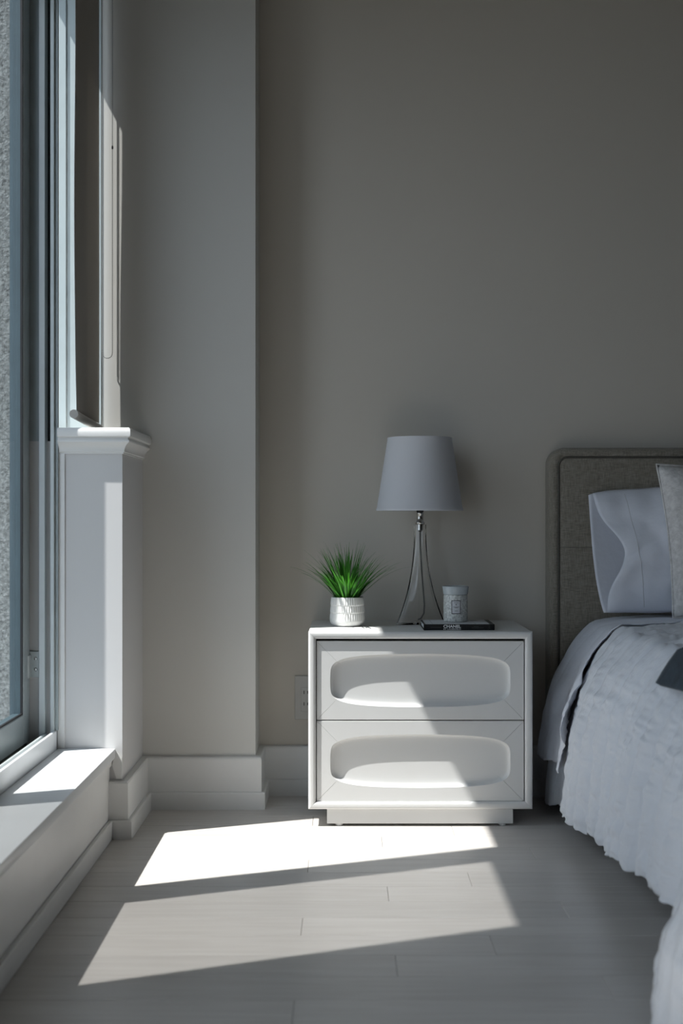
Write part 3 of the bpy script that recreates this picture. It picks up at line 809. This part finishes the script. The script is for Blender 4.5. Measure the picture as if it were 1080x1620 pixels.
for x in (HX0+.25, HX1-.25): obj('leg', B(x-.04, x+.04, YB-.06, YB-.026, 0, .125), LINEND, bed)
bm = B(MX0+.02, MX1-.02, MY0+.02, MY1-.004, .320, MZ-.012, bev=.04, seg=4); mt = obj('mattress', bm, MATT, smooth=True)
tag(mt, 'white mattress under the crinkled bedspread', 'mattress')

def lerp_tab(tab, x):
    if x <= tab[0][0]: return tab[0][1]
    for (a, va), (b, vb) in zip(tab[:-1], tab[1:]):
        if x <= b: 
            f = (x-a)/(b-a); f = f*f*(3-2*f); return va+(vb-va)*f
    return tab[-1][1]
HEM = [(1.95, .03), (2.08, .035), (2.18, .10), (2.28, .165), (2.4, .155), (2.7, .125), (3.05, .088), (3.5, .055), (3.75, .03), (3.9, .03)]
FLARE = [(1.95, .085), (2.08, .085), (2.18, .05), (2.28, .0), (3.9, 0)]
def out_fn(q): return .045*(1-math.exp(-q/.05))+.13*(1-math.exp(-q/.25))
def drape(y, q, lift=0.0):
    """point q below the top edge on the left side of the bed"""
    return MX0-out_fn(q)-lift, MZ-q
def nz(x, y, z=0): return noise.noise(Vector((x, y, z)))
QS = .088
def crinkle(y, s):
    """quilting channels run across the bed (constant y) with puckered ridges"""
    yy = y+.016*nz(s*3, y*2.2, 4)
    f = (yy/QS) % 1.0
    ch = math.sin(math.pi*f)**.4
    pk = nz(y*10, s*24, 1)*.7+abs(nz(y*16, s*44, 3))*.7+nz(y*9, s*12, 8)*.4
    k = min(1, max(0, (y-3.46)/.11)); k = 1-.85*k*k*(3-2*k)     # pressed flat under the turned-down sheet
    return (.022*ch+.010*pk*(.15+ch))*k, f
TOPW = MX1-MX0
def spread_pt(y, s):
    """s: <0 = hanging on the left (metres), 0..TOPW on top, >TOPW hangs right; folds added at right angles"""
    hem = lerp_tab(HEM, y); cr, f = crinkle(y, s)
    fold = .016*math.sin(y*14+.8*math.sin(y*5))+.012*nz(y*4, s*1.2, 9)
    if s < 0 or s > TOPW:
        a = -s if s < 0 else s-TOPW
        L = MZ-hem+.012*nz(y*9, 1.7, 5)+.008*nz(y*30, 2.7, 5)
        q = a/.60*L
        x, z = drape(y, q)
        wt = min(1, q/.25)
        fl = lerp_tab(FLARE, y)*min(1, q/.4)**1.3
        x -= fold*wt+cr*min(1, .4+q*4)+fl
        z += cr*.8*math.exp(-q/.05)
        z += .003*nz(y*40, 0, 2)*wt
        if s > TOPW: x = MX0+MX1-x
        return Vector((x, y, max(z, .006)))
    edge = min(s, TOPW-s)
    z = MZ+cr+.02*(1-math.exp(-edge/.12))+.006*nz(y*4, s*4, 2)
    return Vector((MX0+s, y, z))
ny, nsx = 330, 230
YS0, YS1 = 2.06, 3.845
def spread_fn(u, v):
    s = -.60+u*(.60+.62) if u < .9 else -.60+.9*1.22+(u-.9)/.1*(TOPW+.60-(-.60+.9*1.22))
    y = YS0+v*(YS1-YS0)
    return spread_pt(y, s)
bm = bmesh.new(); rows = grid(bm, spread_fn, nsx, ny)
# the hanging side carries on round the foot corner and along the foot
def corner_pt(th, q01, x0):
    hem = .034; q = q01*(MZ-hem)
    fl = .085*(1-.35*math.sin(th))*min(1, q/.4)**1.3
    fd = .016*math.sin(2.06*14+.8*math.sin(2.06*5))+.018*math.sin(th*5)*math.cos(th)+.018*math.sin((x0-MX0)*19)*math.sin(th)
    cr, f = crinkle(2.06-th*.2-(x0-MX0), -q)
    o = out_fn(q)+fl+fd*min(1, q/.25)+cr*min(1, .4+q*4)
    return Vector((x0-math.cos(th)*o, MY0-math.sin(th)*o, max(.006, MZ-q+cr*.8*math.exp(-q/.05))))
nth, nx = 26, 60
def foot_fn(u, v):
    k = v*(nth+nx-1)
    if k <= nth: return corner_pt(math.pi/2*k/nth, u, MX0)
    return corner_pt(math.pi/2, u, MX0+(k-nth)/(nx-1)*TOPW)
grid(bm, foot_fn, 60, nth+nx)
bmesh.ops.recalc_face_normals(bm, faces=bm.faces[:])
if sum(f.normal.z for f in bm.faces) < 0: bmesh.ops.reverse_faces(bm, faces=bm.faces[:])
bs = obj('bedspread', bm, QUILT, smooth='all', fix=False)
tag(bs, 'white crinkled channel-quilted bedspread hanging over the side of the bed', 'bedspread')
md = bs.modifiers.new('thickness', 'SOLIDIFY'); md.thickness = .004; md.offset = -1

# smooth white sheet folded over the head end
def sheet_pt(u, v):
    # u 0..1 from the far edge (headboard) to the near hem, v 0..1 from the bottom edge up and over onto the top
    s = -.455+v*(.455+.55)
    q = max(0, -s)
    yn = 3.47+.03*math.exp(-((q-.05)/.08)**2)-.085*math.exp(-((q-.27)/.12)**2)+.02*nz(q*12, 3)
    if s > 0: yn = 3.50-.03*math.exp(-s/.05)+.012*nz(s*8, 6)
    yf = 3.838-.02*min(1, q/.4)
    y = yf+(yn-yf)*u
    p = spread_pt(y, s)
    e = min(1, max(0, (y-3.36)/.16))
    if s >= 0:
        p.z += .006
        return p
    lift = .007+.016*min(1, max(0, q-.06)/.25)*(.6+.4*(1-u))
    p.x -= lift+.010*abs(math.sin(u*4+q*5))*min(1, q/.2)+.016*abs(nz(y*7, q*6, 12))*min(1, q/.1)
    p.z += .006*math.exp(-q/.05)+.014*(1-u)*min(1, q/.3)
    return p
bm = bmesh.new(); grid(bm, sheet_pt, 60, 120)
sh_ = obj('bed_sheet', bm, COTTON, smooth='all', fix=False)
tag(sh_, 'smooth white top sheet turned down over the bedspread near the headboard', 'sheet')
md = sh_.modifiers.new('thickness', 'SOLIDIFY'); md.thickness = .002; md.offset = 0

# navy throw lying across the bed
def throw_pt(u, v):
    y = 2.15+u*.52+.02*nz(v*3, 1); s = -.055+v*(TOPW+.0)
    if s < 0: s *= (.55+.45*u)
    q = max(0, -s)
    th = .046+.008*nz(u*6, v*9)
    if s >= 0: return Vector((MX0+s, y, MZ+.02*(1-math.exp(-s/.12))+th+.012*math.sin(u*9)**2))
    x, z = drape(y, q); return Vector((x-.042, y, z+.046*math.exp(-q/.06)))
bm = bmesh.new(); grid(bm, throw_pt, 40, 90)
tb = obj('throw_blanket', bm, NAVY, smooth='all', fix=False); tag(tb, 'dark navy throw blanket lying across the bedspread', 'blanket')
md = tb.modifiers.new('thickness', 'SOLIDIFY'); md.thickness = .014; md.offset = -1

# white pillow in a case with an open end, leaning on the headboard
ZPB = MZ+.042
pl = thing('pillow', (1.12, 3.74, ZPB), 'smooth white pillow with open-ended pillowcase against the headboard', 'pillow')
PWD, PH, PT = .68, .405, .085
def prest(x, h, d):
    """pillow space -> world: x along the bed, h up the leaning pillow, d towards the camera"""
    an = math.radians(12)
    return Vector((x, 3.752+h*math.sin(an)-d*math.cos(an)*1.0-.0, ZPB+h*math.cos(an)+d*math.sin(an)*.4))
def edge_h(x, top):
    f = min(1, max(0, (x-.78)/.25))
    if top: return PH*(.93+.07*f**.6)+.006*nz(x*9, 2)
    return .004*nz(x*8, 5)
def case_pt(u, v, front):
    if front:
        cv = math.sin(math.pi*min(1, max(0, v)))**1.6
        pk = math.exp(-((v-.48)/.26)**2)
        xl = .790+.075*pk+.028*(1-v)**3
    else:
        xl = .777+.010*(1-v)+.022*(1-v)**4
    x = xl+(1.44-xl)*u
    f = min(1, max(0, (x-.777)/.22)); r = min(1, max(0, (1.44-x)/.12))
    puff = (.012+.988*f**.8)*r**.6
    prof_ = (max(0, 1-abs(2*v-1)**2.6))**.62
    h0, h1 = edge_h(x, False), edge_h(x, True)
    h = h0+(h1-h0)*v
    d = PT*puff*prof_
    if front:
        d += .020*math.exp(-((x-xl)/.06)**2)*math.sin(math.pi*v)
        wr = .020*nz(x*7+h*9, h*6-x*5, 3)+.010*nz(x*16, h*15, 7)+.012*abs(nz(x*5-h*7, h*3+x*9, 11))
        wr += -.012*math.exp(-((h-.16-.62*(x-.86))/.022)**2)*math.exp(-((x-.92)/.10)**2)
        d += wr*prof_
    else: d = -d*.35
    return prest(x, h, d)
def stitch_u(v):
    xl = .790+.075*math.exp(-((v-.48)/.26)**2)+.028*(1-v)**3
    return (.932-.046*v-xl)/(1.44-xl)
for fr in (True, False):
    bm = bmesh.new(); grid(bm, lambda u, v: case_pt(u, v, fr), 70, 50)
    o = obj('pillowcase_front' if fr else 'pillowcase_back', bm, COTTON, pl, smooth='all', fix=False)
    md = o.modifiers.new('thickness', 'SOLIDIFY'); md.thickness = .002; md.offset = 0
bm = bmesh.new(); tube(bm, [case_pt(stitch_u(.04+.92*i/24), .04+.92*i/24, True)+Vector((0, -.0016, 0)) for i in range(25)], .0009, 5); obj('hem_stitch', bm, PAPER, pl)

# ivory sham in front
cu = thing('sham_cushion', (1.2, 3.60, ZPB), 'ivory textured sham cushion at the right edge, leaning on the white pillow', 'cushion')
def sham_pt(u, v, s):
    a, b = 2*u-1, 2*v-1
    wx, hx = .275, .238
    x = a*wx*(1-.055*(1-a*a)*0-.05*(1-b*b)*abs(a)); h = hx+b*hx*(1-.05*(1-a*a)*abs(b))
    t = .075*((1-a**4)*(1-b**4))**.55
    if s < 0: t *= .6
    fl = .003*nz(a*5, b*5, 4 if s > 0 else 8)
    an = math.radians(13)
    d = s*t+fl
    xr = x+.022*(b+1)*-.5+.0
    return Vector((1.256+xr, 3.590+h*math.sin(an)-d, ZPB-.004+h*math.cos(an)))
bm = bmesh.new()
grid(bm, lambda u, v: sham_pt(u, v, 1), 40, 40); grid(bm, lambda u, v: sham_pt(u, v, -1), 40, 40)
bmesh.ops.remove_doubles(bm, verts=bm.verts[:], dist=.0062)
obj('cushion_cover', bm, SHAM, cu, smooth='all')
bm = bmesh.new()
ring = [sham_pt(i/30, 0, 0) for i in range(30)]+[sham_pt(1, i/30, 0) for i in range(30)]+[sham_pt(1-i/30, 1, 0) for i in range(30)]+[sham_pt(0, 1-i/30, 0) for i in range(30)]
tube(bm, ring, .0035, 6, closed=True); obj('cushion_piping', bm, SHAM, cu, smooth='all')
